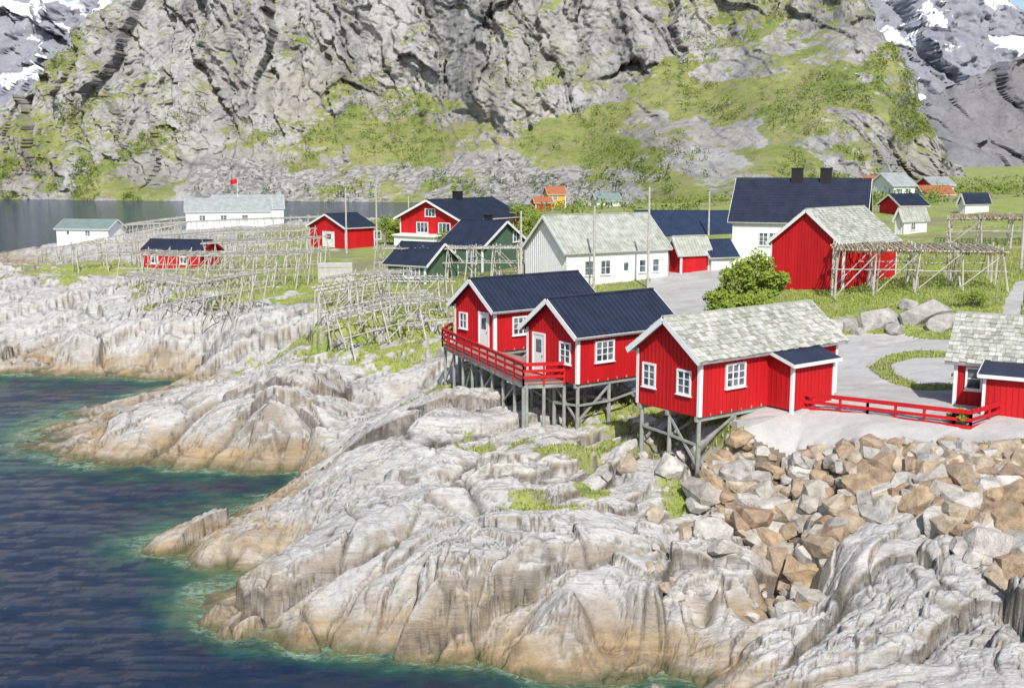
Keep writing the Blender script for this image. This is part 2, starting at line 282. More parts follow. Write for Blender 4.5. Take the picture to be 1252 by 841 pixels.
# ---------- mountains
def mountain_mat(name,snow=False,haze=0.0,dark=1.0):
    m,nt,b=newmat(name); g=G(nt); p=g.pos(); k=.35 if snow else 1.0
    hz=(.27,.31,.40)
    vert=g.mapping(p,(1,1,.26),(0,.26,0))
    f1=g.noise(p,.012*k,5,.65,.2); f2=g.noise(vert,.11*k,9,.74,.1); f3=g.noise(p,.3*k,6,.7); f4=g.noise(vert,.026*k,6,.65,.3)
    c0=g.mix(g.ramp(f2,[(.40,0),(.60,1)]),(.22,.215,.215),(.42,.41,.39))
    c0=g.mix(g.ramp(f4,[(.42,0),(.58,.75)]),c0,(.48,.465,.44))
    c0=g.mix(g.ramp(f1,[(.5,0),(.64,.6)]),c0,(.35,.31,.245))
    c0=g.mix(g.ramp(f3,[(.5,0),(.68,.6)]),c0,(.16,.16,.16))
    c0=g.mix(g.math('MULTIPLY',g.attr('crack'),.6),c0,(.08,.08,.085))
    if not snow:
        sc=g.mix(g.ramp(g.voro(p,.6,'F1','Color'),[(.2,0),(.8,1)]),(.20,.195,.185),(.44,.42,.39))
        scf=g.ramp(g.math('ADD',g.attr('scree'),g.math('MULTIPLY',g.math('SUBTRACT',g.noise(p,.045,7,.7),.5),1.4)),[(.45,0),(.6,1)])
        c0=g.mix(scf,c0,sc)
        gn=g.math('ADD',g.attr('green'),g.math('MULTIPLY',g.math('SUBTRACT',g.noise(p,.05,10,.78),.5),2.1))
        gn=g.math('ADD',gn,g.math('MULTIPLY',g.math('SUBTRACT',g.nz(),.5),.7))
        gc=g.mix(g.ramp(g.noise(p,.035,6,.65),[(.35,0),(.65,1)]),(.18,.235,.045),(.34,.34,.11))
        gc=g.mix(g.ramp(g.noise(p,.28,5,.75),[(.48,0),(.64,.8)]),gc,(.105,.145,.03))
        gc=g.mix(g.ramp(g.noise(p,.09,6,.75),[(.52,0),(.61,.7)]),gc,(.30,.265,.15))
        c0=g.mix(g.ramp(gn,[(.44,0),(.54,.92)]),c0,gc)
    else:
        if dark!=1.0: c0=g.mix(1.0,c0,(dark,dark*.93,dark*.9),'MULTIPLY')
        c0=g.mix(haze,c0,hz)  # aerial haze painted in: bluish tint blended into the rock's base colour
        sn=g.math('ADD',g.attr('snow'),g.math('MULTIPLY',g.math('SUBTRACT',g.noise(g.mapping(p,(1,1,.6),(0,.6,0)),.011,6,.6,.2),.5),2.0))
        c0=g.mix(g.ramp(sn,[(.58,0),(.61,1)]),c0,(.82,.84,.88))
    g.l(c0,b.inputs['Base Color']); b.inputs['Roughness'].default_value=.9; b.inputs['Specular IOR Level'].default_value=.1
    hh=g.math('ADD',g.math('MULTIPLY',f2,1.0),g.math('MULTIPLY',f3,.35)); g.l(g.bump(hh,.9,2.8/k**.5),b.inputs['Normal']); return m
def bil(px,py,PX,PY,T):
    T=np.array(T,float); i=np.clip(np.searchsorted(PX,px)-1,0,len(PX)-2); PYr=np.array(PY,float)
    j=np.clip(np.searchsorted(-PYr,-py)-1,0,len(PY)-2); PX=np.array(PX,float)
    a=np.clip((px-PX[i])/(PX[i+1]-PX[i]),0,1); b_=np.clip((py-PYr[j])/(PYr[j+1]-PYr[j]),0,1)
    a=a*a*(3-2*a)
    return (T[i,j]*(1-a)+T[i+1,j]*a)*(1-b_)+(T[i,j+1]*(1-a)+T[i+1,j+1]*a)*b_
PX=[-500,0,150,330,500,620,700,850,950,1050,1120,1180,1230]
PY=[250,200,150,100,50,0,-100,-250]
TY=[[560,580,600,615,630,645,670,700],[520,545,570,590,605,620,645,680],[500,530,550,565,580,592,615,650],[490,525,560,578,590,600,620,650],[480,525,570,598,608,618,635,660],[460,500,530,545,560,575,595,620],[440,490,535,560,578,592,615,640],[355,420,480,530,570,600,640,680],[340,390,440,490,530,565,620,680],[380,410,440,470,500,530,580,640],[430,455,475,495,515,535,570,600],[500,520,540,560,580,600,620,650],[500,520,540,560,580,600,620,650]]
cols=np.linspace(-420,1228,1050); tt=np.linspace(0,1,400)
crest=np.interp(cols,[-420,-200,-60,0,60,120,165,220,400,900,1000,1040,1065,1090,1110,1130,1150,1175,1200,1228],[238,232,200,158,100,45,0,-60,-190,-190,-60,0,40,80,108,150,185,214,228,236])
basep=np.interp(cols,[-420,0,450,850,1000,1060,1120,1175,1228],[249,248,252,258,258,250,244,236,240])
crest=crest+5*fbm(cols/30,cols*0+3.3,5,.6)
PYg=basep[None,:]+(crest-basep)[None,:]*tt[:,None]; PXg=np.broadcast_to(cols[None,:],PYg.shape)
Yd=bil(PXg,PYg,PX,PY,TY)
foot=np.interp(cols,[-420,0,60,120,200,330,420,500,560,620,680,760,850,950,1050,1150],[205,190,205,222,232,190,150,103,130,172,150,110,70,20,15,140])
foot=foot+14*fbm(cols/45,cols*0+7.7,4,.6)
Xm=(PXg-626)/F*Yd; Zm=CH+(200-PYg)/F*Yd
cl=sst(-8,40,foot[None,:]-PYg); hard=sst(-4,8,foot[None,:]-PYg)
right=sst(690,860,PXg)
wx=Xm+5*fbm(Xm/40,Zm/40,4,.6,off=4)+1.2*fbm(Xm/6,Zm/6,3,.6,off=24); wz=Zm+5*fbm(Xm/40,Zm/40,4,.6,off=14)
lx=wx*math.cos(.28)+wz*math.sin(.28); lz=-wx*math.sin(.28)+wz*math.cos(.28)
_,e1,p1=worley(lx/46,lz/150,off=2.2,tilt=1.35)
_,e2,p2=worley(lx/14,lz/66,off=12.2,tilt=1.35)
_,e3,p3=worley((lx+lz*.2)/5.5,lz/24,off=32.2,tilt=1.3)
_,e4,p4=worley((wx+wz)/3.5,(wz-wx*.6)/4.5,off=42.2,tilt=1.3)
outc=sst(.0,.35,fbm(Xm/45,Zm/28,4,.6,off=91)+.16*right)
facets=5.6*p2+2.7*p3+1.2*p4
dis=cl*(14*p1+8*fbm(wx/70,wz/90,3,.5,off=2))+hard*facets+2.4*fbm(wx/14,wz/26,5,.6,off=35)*hard
rough=outc*(1-hard)
dis+=rough*(.6*facets+3*fbm(Xm/16,Zm/12,4,.6,off=5))
dis+=(1-cl)*(4.0*fbm(Xm/45,Zm/30,5,.55,off=7)+.8*fbm(Xm/7,Zm/7,4,.6,off=1))
dis+=right*(10*fbm(Xm/60,Zm/45,4,.55,off=37))
mcr=np.maximum.reduce([np.clip(1-e1/.03,0,1),np.clip(1-e2/.05,0,1)*.9,np.clip(1-e3/.07,0,1)*.6])*np.maximum(hard,outc*.6)
bedge=sst(0,.04,tt)[:,None]
Yd2=Yd-dis*bedge
spur=np.exp(-(((PXg-885)/70)**2+((PYg-170)/40)**2))
green=.18*hard+.57*(1-hard)-.42*rough-.34*spur*(1-hard)
green+=.14*sst(700,1000,PXg)*hard+.20*np.exp(-((PXg-70)/80.)**2)*hard+.06*right*(1-hard)+.20*(1-hard)*sst(200,330,PXg)*sst(680,560,PXg)
ldg=np.exp(-((lz/34-lx*.012-np.round(lz/34-lx*.012))/.12)**2)*hard*sst(.05,.4,fbm(Xm/60,Zm/60,3,off=71)+.15); green+=.30*ldg
band=sst(182,212,PYg+14*fbm(Xm/40,Zm*0,3,off=88))*sst(190,280,PXg)*sst(790,660,PXg)
scree=1.05*band+.45*sst(110,160,PYg)*sst(600,660,PXg)*sst(860,740,PXg)*sst(230,190,PYg)
scree+=.25*(1-hard)-.2
green-=.62*band
Xa=np.vstack([Xm,Xm[-1:]*1.15]); Ya=np.vstack([Yd2,Yd2[-1:]+120]); Za=np.vstack([Zm,Zm[-1:]*0.3])
pad=lambda a: np.vstack([a,a[-1:]])
M['mount']=mountain_mat('mountain_rock')
grid_mesh('mountain',Xa,Ya,Za,M['mount'],{'green':pad(green),'scree':pad(scree),'crack':pad(mcr)})
def far_mtn(name,pxs,crp,Y0,Y1,basepy,snowv,haze,seed,dark=1.0):
    cols=np.linspace(pxs[0],pxs[-1],330); t=np.linspace(0,1,200)
    cr=np.interp(cols,pxs,crp)+6*fbm(cols/25,cols*0+seed,5,.55)
    P=basepy+(cr-basepy)[None,:]*t[:,None]; X_=np.broadcast_to(cols[None,:],P.shape)
    Y=Y0+(Y1-Y0)*np.clip((basepy-P)/260,0,1.3)**.8; X=(X_-626)/F*Y; Z=CH+(200-P)/F*Y
    wx=X+40*fbm(X/200,Z/200,4,off=seed); wz=Z+40*fbm(X/200,Z/200,4,off=seed+9)
    _,a1,q1=worley((wx+wz*.5)/190,wz/330,off=seed,tilt=1.4); _,a2,q2=worley((wx+wz*.4)/70,wz/120,off=seed+5,tilt=1.3); _,a3,q3=worley(wx/26,wz/40,off=seed+7,tilt=1.3)
    Yn=Y-(60*q1+26*q2+14*q3+60*fbm(X/300,Z/300,4,off=seed+3)+25*fbm(X/60,Z/60,5,.6,off=seed+2))*sst(0,.1,t)[:,None]*(Y0/1800)
    sn=snowv*sst(190,60,P)+.35*q2; crk=np.maximum(np.clip(1-a1/.05,0,1),np.clip(1-a2/.07,0,1)*.6)*.6
    X=np.vstack([X,X[-1:]*1.2]);Yn=np.vstack([Yn,Yn[-1:]+500]);Z=np.vstack([Z,Z[-1:]*.3]);sn=np.vstack([sn,sn[-1:]]);crk=np.vstack([crk,crk[-1:]])
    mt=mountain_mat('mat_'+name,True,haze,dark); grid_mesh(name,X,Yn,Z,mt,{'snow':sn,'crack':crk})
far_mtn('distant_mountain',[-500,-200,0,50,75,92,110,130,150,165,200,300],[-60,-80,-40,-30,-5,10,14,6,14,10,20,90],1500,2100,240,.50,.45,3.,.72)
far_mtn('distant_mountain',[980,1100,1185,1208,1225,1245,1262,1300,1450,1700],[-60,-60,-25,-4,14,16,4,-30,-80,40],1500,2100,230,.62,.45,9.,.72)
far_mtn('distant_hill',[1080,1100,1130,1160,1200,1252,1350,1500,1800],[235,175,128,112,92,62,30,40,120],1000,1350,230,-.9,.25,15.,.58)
# ---------- mesh builder
class MB:
    def __init__(s): s.v=[];s.f=[];s.m=[]
    def add(s,vs,fs,mi=0):
        o=len(s.v); s.v+=[tuple(v) for v in vs]; s.f+=[tuple(i+o for i in f) for f in fs]; s.m+=[mi]*len(fs)
    def boxf(s,fn,a0,a1,b0,b1,c0,c1,mi=0):
        vs=[fn(a,b_,c_) for c_ in (c0,c1) for b_ in (b0,b1) for a in (a0,a1)]
        s.add(vs,[(0,1,3,2),(4,6,7,5),(0,4,5,1),(2,3,7,6),(0,2,6,4),(1,5,7,3)],mi)
    def box(s,x0,x1,y0,y1,z0,z1,mi=0): s.boxf(lambda a,b_,c_:(a,b_,c_),x0,x1,y0,y1,z0,z1,mi)
    def cyl(s,p,q,r0,r1=None,n=6,mi=0):
        r1=r0 if r1 is None else r1; p=Vector(p);q=Vector(q); d=(q-p)
        if d.length<1e-4: return
        d.normalize(); a=d.orthogonal().normalized(); b_=d.cross(a)
        vs=[p+(a*math.cos(2*math.pi*i/n)+b_*math.sin(2*math.pi*i/n))*r0 for i in range(n)]+[q+(a*math.cos(2*math.pi*i/n)+b_*math.sin(2*math.pi*i/n))*r1 for i in range(n)]
        s.add(vs,[(i,(i+1)%n,n+(i+1)%n,n+i) for i in range(n)]+[tuple(range(n))[::-1],tuple(range(n,2*n))],mi)
    def plank(s,p,q,w,h,mi=0):
        p=Vector(p);q=Vector(q);d=(q-p).normalized(); a=d.cross(Vector((0,0,1))); a=a.normalized() if a.length>.01 else Vector((1,0,0)); b_=a.cross(d)
        vs=[e+a*i*w/2+b_*j*h/2 for e in (p,q) for j in (-1,1) for i in (-1,1)]
        s.add(vs,[(0,1,3,2),(4,6,7,5),(0,4,5,1),(2,3,7,6),(0,2,6,4),(1,5,7,3)],mi)
    def obj(s,name,mats,parent=None,smooth=False,recalc=True):
        me=bpy.data.meshes.new(name); me.from_pydata(s.v,[],s.f)
        for mm in mats: me.materials.append(mm)
        me.polygons.foreach_set('material_index',s.m)
        if recalc and len(s.f)<60000:
            bm=bmesh.new(); bm.from_mesh(me); bmesh.ops.recalc_face_normals(bm,faces=bm.faces); bm.to_mesh(me); bm.free()
        if smooth: me.polygons.foreach_set('use_smooth',[True]*len(me.polygons))
        me.update(); o=bpy.data.objects.new(name,me); scene.collection.objects.link(o)
        if parent: o.parent=parent
        return o
def empty(name,loc=(0,0,0),rz=0):
    e=bpy.data.objects.new(name,None); e.location=loc; e.rotation_euler=(0,0,rz); e.empty_display_size=.5; scene.collection.objects.link(e); return e
def house(name,corner,z,yaw,hw,rise,wall,roof,kind='metal',pl=None,pr=None,Wd=None,L=None,anchor='0',wins=(),doors=(),chim=(),trim='white',oh=.35,battens=.22,stilts=None,annex=None,ground_skirt=1.0,split=None):
    a=math.radians(yaw); xd=(math.cos(a),math.sin(a)); yd=(-xd[1],xd[0]); cx,cy=W(corner[0],corner[1],z)
    if anchor=='0':
        if Wd is None: Wd=solve_len(cx,cy,z,yd[0],yd[1],pl)
        if L is None: L=solve_len(cx,cy,z,xd[0],xd[1],pr)
        ox,oy=cx,cy
    else:
        if Wd is None: Wd=solve_len(cx,cy,z,-yd[0],-yd[1],pr)
        if L is None: L=solve_len(cx,cy,z,xd[0],xd[1],pl)
        ox,oy=cx-yd[0]*Wd,cy-yd[1]*Wd
    e=empty(name,(ox,oy,z),a)
    zb=-ground_skirt
    w=MB(); vs=[(0,0,zb),(L,0,zb),(L,Wd,zb),(0,Wd,zb),(0,0,hw),(L,0,hw),(L,Wd,hw),(0,Wd,hw),(0,Wd/2,hw+rise),(L,Wd/2,hw+rise)]
    w.add(vs,[(0,1,5,4),(2,3,7,6),(3,0,4,8,7),(1,2,6,9,5),(3,2,1,0)])
    FN={'g':lambda s,zz,d:(-d,s,zz),'g2':lambda s,zz,d:(L+d,s,zz),'l':lambda s,zz,d:(s,-d,zz),'l2':lambda s,zz,d:(s,Wd+d,zz)}
    if battens:
        for fc,ln in (('g',Wd),('g2',Wd),('l',L),('l2',L)):
            k=int(ln/battens)
            for i in range(1,k):
                s=i*ln/k; top=hw-.02 if fc[0]=='l' else hw-.05+rise*(1-abs(s-Wd/2)/(Wd/2))
                w.boxf(FN[fc],s-.028,s+.028,zb+.02,top,-.01,.024)
    w.obj('walls',[M[wall]],e)
    if split:
        q=MB()
        for fc,ln in (('g',Wd),('l',L)): q.boxf(FN[fc],-.03,ln+.03,zb,split[0],.026,.06)
        q.obj('lower_storey',[M[split[1]]],e)
    th=math.atan2(rise,Wd/2); T=math.hypot(rise,Wd/2)+oh; r=MB(); ct,sn=math.cos(th),math.sin(th)
    lift=.04
    def RF(sd):
        def fn(s,t,d):
            return (s, Wd/2-sd*(t*ct+d*sn), hw+rise+lift-t*sn+d*ct) if sd>0 else (s, Wd/2+(t*ct+d*sn), hw+rise+lift-t*sn+d*ct)
        return fn
    for sd in (1,-1):
        fn=RF(sd); r.boxf(fn,-oh,L+oh,0.0,T,-.02,.07)
        if kind=='stone':
            nt_=max(4,int(T/.24))
            for j in range(nt_):
                t0=j*T/nt_; t1=(j+1)*T/nt_+.05; s=-oh-.02
                while s<L+oh-.05:
                    ww=random.uniform(.16,.32); s1=min(s+ww,L+oh+.02); j1=random.uniform(-.03,.03); up=random.uniform(0,.022)
                    vs=[fn(s,t0,.072+up),fn(s1-.012,t0,.072+up),fn(s1-.012,t1+j1,.085+up),fn(s,t1+j1,.085+up),fn(s,t0,.092+up),fn(s1-.012,t0,.092+up),fn(s1-.012,t1+j1,.125+up),fn(s,t1+j1,.125+up)]
                    r.add(vs,[(4,5,6,7),(0,1,5,4),(1,2,6,5),(2,3,7,6),(3,0,4,7)],random.choice([1,1,2,3])); s=s1
        else:
            k=int((L+2*oh)/.3)
            for i in range(k+1):
                s=-oh+.02+i*(L+2*oh-.04)/k; r.boxf(fn,s-.02,s+.02,.04,T-.01,.06,.105,1)
            if kind=='tile':
                kk=int(T/.35)
                for j in range(1,kk): r.boxf(fn,-oh+.01,L+oh-.01,j*T/kk-.02,j*T/kk+.01,.068,.088,1)
    r.box(-oh-.01,L+oh+.01,Wd/2-.09,Wd/2+.09,hw+rise+lift+.06,hw+rise+lift+.14,1)
    if kind=='stone': r.obj('roof',[M[roof],M[roof],STONE2,STONE3],e)
    else: r.obj('roof',[M[roof],M[roof]],e)
    t=MB()
    for sd in (1,-1):
        fn=RF(sd)
        for s0,s1 in ((-oh-.035,-oh-.003),(L+oh+.003,L+oh+.035)): t.boxf(fn,s0,s1,0.03,T+.02,-.13,.10)
        t.boxf(fn,-oh,L+oh,T+.004,T+.03,-.09,.05)
    for fc,ln in (('g',Wd),('g2',Wd),('l',L),('l2',L)):
        for s0,s1 in ((-.03,.11),(ln-.11,ln+.03)): t.boxf(FN[fc],s0,s1,zb if not stilts else -.1,hw-.08,.026,.05 if fc[0]=='g' else .047)
    t.obj('trim',[M[trim]],e)
    if wins:
        q=MB()
        for fc,s,zz,ww,hh,nc,nr in wins:
            fn=FN[fc]; s0,s1,z0,z1=s-ww/2,s+ww/2,zz,zz+hh; fwid=.085
            q.boxf(fn,s0+.01,s1-.01,z0+.01,z1-.01,.0,.034,1)
            q.boxf(fn,s0-fwid,s0,z0-fwid,z1+fwid,-.01,.075); q.boxf(fn,s1,s1+fwid,z0-fwid,z1+fwid,-.01,.075)
            q.boxf(fn,s0,s1,z1,z1+fwid,-.01,.073); q.boxf(fn,s0,s1,z0-fwid,z0,-.01,.073); q.boxf(fn,s0-fwid-.04,s1+fwid+.04,z0-fwid-.035,z0-fwid-.002,-.01,.11)
            for i in range(1,nc): x=s0+i*ww/nc; q.boxf(fn,x-.028,x+.028,z0,z1,.03,.062)
            for i in range(1,nr): x=z0+i*hh/nr; q.boxf(fn,s0,s1,x-.018,x+.018,.03,.056)
        q.obj('windows',[M['white'],M['glass']],e)
    if doors:
        q=MB()
        for fc,s,ww,hh,mt in doors:
            fn=FN[fc]; q.boxf(fn,s-ww/2,s+ww/2,.02,hh,.0,.04,0 if mt=='white' else 1)
            q.boxf(fn,s-ww/2-.09,s-ww/2,0,hh+.09,-.01,.07); q.boxf(fn,s+ww/2,s+ww/2+.09,0,hh+.09,-.01,.07); q.boxf(fn,s-ww/2,s+ww/2,hh,hh+.09,-.01,.068)
            q.boxf(fn,s-ww*.25,s+ww*.25,hh*.55,hh*.88,.041,.05,2); q.boxf(fn,s-ww*.4,s-ww*.33,hh*.46,hh*.5,.041,.09,3)
        q.obj('door',[M['white'],M['red'],M['glass'],M['metal']],e)
    if chim:
        q=MB()
        for x,y,w_,h_ in chim:
            q.box(x-w_/2,x+w_/2,y-w_/2,y+w_/2,hw,hw+rise+h_,0); q.box(x-w_/2-.06,x+w_/2+.06,y-w_/2-.06,y+w_/2+.06,hw+rise+h_+.002,hw+rise+h_+.1,0)
        q.obj('chimney',[M['black']],e)
    if annex:
        q=MB()
        for fc,s0,s1,dp,h1,h2,wm,rm in annex:
            fn=FN[fc]; q.add([fn(s0,zb,0),fn(s1,zb,0),fn(s1,zb,dp),fn(s0,zb,dp),fn(s0,h1,0),fn(s1,h1,0),fn(s1,h2,dp),fn(s0,h2,dp)],[(0,1,2,3),(4,5,6,7),(2,3,7,6),(0,3,7,4),(1,2,6,5)],0)
            k=int((s1-s0)/.22)
            for i in range(1,k): x=s0+i*(s1-s0)/k; q.boxf(fn,x-.026,x+.026,zb,h2-.02,dp-.01,dp+.022,0)
            k=max(2,int(dp/.22))
            for i in range(1,k):
                x=i*dp/k; tp=h1+(h2-h1)*x/dp-.02; q.boxf(fn,s0-.022,s0+.01,zb,tp,x-.026,x+.026,0); q.boxf(fn,s1-.01,s1+.022,zb,tp,x-.026,x+.026,0)
            for x in (s0-.04,s1-.08): q.boxf(fn,x,x+.12,-.3,h2-.02,dp+.004,dp+.045,2)
            q.boxf(fn,s0-.045,s0-.002,-.3,h2-.02,dp-.09,dp+.003,2)
            o_=.22; sl=(h2-h1)/dp
            vs=[fn(s0-o_,h1+.03,0.0),fn(s1+o_,h1+.03,0),fn(s1+o_,h2+sl*o_+.03,dp+o_),fn(s0-o_,h2+sl*o_+.03,dp+o_)]; vs+= [fn(s0-o_,h1+.12,0),fn(s1+o_,h1+.12,0),fn(s1+o_,h2+sl*o_+.12,dp+o_),fn(s0-o_,h2+sl*o_+.12,dp+o_)]
            q.add(vs,[(0,1,2,3),(4,5,6,7),(0,1,5,4),(1,2,6,5),(2,3,7,6),(3,0,4,7)],1)
            vs=[fn(s0-o_-.03,h1+.0,0.0),fn(s0-o_-.003,h1+.0,0),fn(s0-o_-.003,h2+sl*o_,dp+o_),fn(s0-o_-.03,h2+sl*o_,dp+o_)]; vs+= [(v_[0],v_[1],v_[2]+.14) for v_ in vs]
            q.add(vs,[(0,1,2,3),(4,5,6,7),(0,1,5,4),(1,2,6,5),(2,3,7,6),(3,0,4,7)],2)
            q.boxf(fn,s0-o_,s1+o_,h2+sl*o_-.02,h2+sl*o_+.125,dp+o_+.003,dp+o_+.03,2)
        q.obj('annex',[M[annex[0][6]],M[annex[0][7]],M[trim]],e)
    if stilts:
        q=MB(); nx,ny,lim=stilts; pts={}
        for i in range(nx):
            for j in range(ny):
                lx=.15+(L-.3)*i/(nx-1); ly=.15+(Wd-.3)*j/(ny-1); X=ox+xd[0]*lx+yd[0]*ly; Yy=oy+xd[1]*lx+yd[1]*ly
                gz=gh(X,Yy)-z
                if gz<-.35: q.cyl((lx,ly,-.3),(lx,ly,gz-.3),.085,.10,8); pts[(i,j)]=(lx,ly,gz)
        for (i,j),p_ in pts.items():
            for di,dj in ((1,0),(0,1)):
                o_=pts.get((i+di,j+dj))
                if o_ and min(p_[2],o_[2])<-.9 and (i+j)%2==0 and (j==0 or i==0): q.plank((p_[0],p_[1],p_[2]*.85),(o_[0],o_[1],-.4),.05,.11)
                if o_ and (j==0 or i==0): q.plank((p_[0]-.04,p_[1]-.1,p_[2]*.5),(o_[0]-.04,o_[1]-.1,o_[2]*.5),.05,.1)
        for j in range(ny): ly=.15+(Wd-.3)*j/(ny-1); q.box(-.05,L+.05,ly-.07,ly+.07,-.32,-.12)
        k=int(L/.6)
        for i in range(k+1): lx=.05+(L-.1)*i/k; q.box(lx-.03,lx+.03,-.02,Wd+.02,-.118,-.0)
        q.obj('stilts',[M['stilt']],e)
    return e
STONE2=plain('lichen_slate_pale',(.54,.53,.48),.9,.3,5,.5); STONE3=plain('lichen_slate_dark',(.34,.34,.28),.9,.4,5,.5)
Y0=36.8
house('red_stilt_cabin',(855,507),6.2,Y0,2.3,1.3,'red','stone','stone',pl=779,pr=1021,ground_skirt=.12,stilts=(5,3,0),
  wins=[('g',2.85,.75,.62,.85,2,3),('g',.85,.75,.62,.85,2,3),('l',2.0,.95,1.0,.85,3,3)],annex=[('l',4.0,6.6,1.3,2.15,1.75,'red','dark')])
house('red_stilt_cabin',(706,467),6.2,Y0,2.2,1.35,'red','dark','metal',pl=645,pr=822,ground_skirt=.12,stilts=(4,3,0),
  wins=[('g',.85,.8,.65,.85,2,3),('l',1.6,.85,1.0,.85,3,3)],doors=[('g',2.8,.8,1.85,'white')])
house('red_stilt_cabin',(605,428),6.2,Y0,2.2,1.35,'red','dark','metal',pl=557,pr=726,ground_skirt=.12,stilts=(4,3,0),
  wins=[('g',2.9,.9,.6,.75,2,2),('l',1.7,.75,.95,.85,3,3)],doors=[('g',.95,.8,1.85,'white')])
house('red_shore_cabin',(1165,500),5.95,-30,2.15,1.5,'red','stone','stone',Wd=4.2,L=7.0,ground_skirt=.4,
  wins=[('l',.75,.95,.5,.8,1,2)],annex=[('l',1.35,4.0,1.7,2.1,1.8,'red','dark')])
house('white_house',(693,351),6,30,2.9,2.7,'white','lichroof','metal',pl=643,pr=815,battens=.3,
  wins=[('l',2.2,.9,.9,1.1,2,2),('l',3.8,.9,.9,1.1,2,2),('l',7.6,.9,.6,1.0,1,2),('l',9.0,.9,.6,1.0,1,2)],doors=[('l',5.9,.9,2.0,'white')])
house('red_house',(562,307),6,55,3.7,2.0,'red','dark','metal',pl=490,pr=635,battens=.3,oh=.6,split=(1.2,'white'),
  wins=[('g',2.2,2.0,1.6,1.1,3,1),('g',5.5,2.0,1.6,1.1,3,1),('l',2.5,2.0,1.6,1.1,3,1),('l',6.5,2.0,1.8,1.1,3,1),('l',10,2.0,1.4,1.1,2,1),('g',4.3,3.9,1.4,.8,3,1)],chim=[(5.5,4.5,.9,.9)],annex=[('g',2.5,8.5,1.6,1.7,1.6,'white','white')])
house('green_house',(590,335),6,146,2.6,2.0,'green','dark','metal',anchor='w',pl=541,pr=642,battens=.25,
  wins=[('l2',1.2,1.0,1.0,1.1,2,2),('l2',3.6,1.0,1.0,1.1,2,2),('g',1.6,2.7,.9,.9,2,2)],chim=[(2.5,2.6,.6,.5)])
house('green_shed',(520,348),5.7,150,1.7,1.6,'green','dark','metal',anchor='w',pl=474,pr=560,battens=.25,wins=[('l2',1.4,.6,1.6,.8,4,2)])
house('red_garage',(423,304),5.5,45,2.6,1.5,'red','dark','metal',pl=379,pr=458,battens=.3,wins=[('l',5.0,1.0,1.0,.9,2,2)],doors=[('g',3.6,2.3,1.9,'white')])
house('red_boathouse',(176,329),5.0,-12,1.9,1.0,'red','dark','metal',Wd=4.5,L=6.5,battens=.25,trim='red',wins=[('l',1.3,.7,.7,.6,2,1),('l',4.6,.7,.7,.6,2,1)])
house('white_boathouse',(70,294),3.3,-8,2.0,1.3,'white','teal','metal',Wd=6,L=9.0,battens=.3,doors=[('l',2.0,.9,1.8,'white')],wins=[('l',5.5,.8,.8,.8,2,2)])
house('white_warehouse',(228,276),4.2,14,2.7,2.3,'white','greyroof','metal',Wd=9,L=16,battens=.5,wins=[('l',3,1,1.1,.9,2,2),('l',7,1,1.1,.9,2,2),('l',11,1,1.1,.9,2,2)])
house('white_warehouse',(262,271),4.2,14,2.6,2.6,'white','greyroof','metal',Wd=10,L=14,battens=.5)
house('white_farmhouse',(895,320),7,-20,3.9,3.6,'white','dark','tile',Wd=8,pr=1052,battens=.3,oh=.45,
  wins=[('l',2.8,1.6,.7,1.1,2,3),('l',3.7,1.6,.7,1.1,2,3),('l',4.6,1.6,.7,1.1,2,3),('g2',3,4.4,.9,1.0,2,2),('l',9,1.6,.9,1.1,2,2)],chim=[(5.2,4,1.0,1.0),(7.8,4,1.0,1.0)])
house('red_barn',(1030,357),7,45,3.3,2.35,'red','lichroof','stone',pl=941,pr=1094,battens=.25,oh=.3)
house('red_shed',(832,342),6,25,2.3,1.3,'red','lichroof','metal',pl=817,pr=866,battens=.25)
house('blue_roof_warehouse',(778,304),6,-6,1.6,2.6,'blue','blue','metal',Wd=10,L=12.5,battens=.4,trim='blue')
house('grey_shed',(870,338),6.2,20,1.8,1.2,'white','blue','metal',Wd=3,L=2.3,battens=.3)
house('yellow_house',(671,250),6.5,10,2.4,1.6,'yellow','orange','metal',Wd=6,L=4.0,battens=0,wins=[('l',1.5,1.0,.9,1,2,2)])
house('red_cottage',(655,256),6.5,10,1.4,1.0,'red','orange','metal',Wd=4,L=3.4,battens=0)
house('white_cottage',(730,256),6.5,10,1.8,1.4,'white','teal','metal',Wd=5,L=5,battens=0,wins=[('l',2.5,.6,1.6,.8,3,1)])
house('white_cottage',(1092,247),10,20,2.6,1.8,'white','greyroof','metal',Wd=6,L=4,battens=0,wins=[('l',1.2,1,.8,1,2,2),('l',2.8,1,.8,1,2,2)])
house('red_cottage',(1064,240),10.3,20,2,1.4,'red','orange','metal',Wd=5,L=3,battens=0)
house('white_cottage',(1130,250),9.6,0,1.6,1.2,'white','orange','metal',Wd=5,L=4.5,battens=0,wins=[('l',2.5,.5,1.6,.8,3,1)])
house('red_cottage',(1101,268),8.8,15,1.8,1.3,'red','dark','metal',Wd=5,L=3.8,battens=.3,wins=[('l',1.5,.6,.8,.8,2,2)])
house('white_cottage',(1105,288),8.3,35,1.7,1.2,'white','lichroof','metal',pl=1094,pr=1132,battens=.3,wins=[('l',1.5,.6,.7,.7,2,2)])
house('white_cottage',(1180,262),9.5,25,1.5,1.1,'white','dark','metal',pl=1172,pr=1208,battens=.3)
house('red_cottage',(1140,238),11,10,1.6,1.1,'red','greyroof','metal',Wd=5,L=3.6,battens=0)
house('grey_crate_shed',(390,353),5.1,8,1.9,.12,'paleboard','paleboard','metal',Wd=2,L=2.9,battens=.2,oh=.02,trim='paleboard')
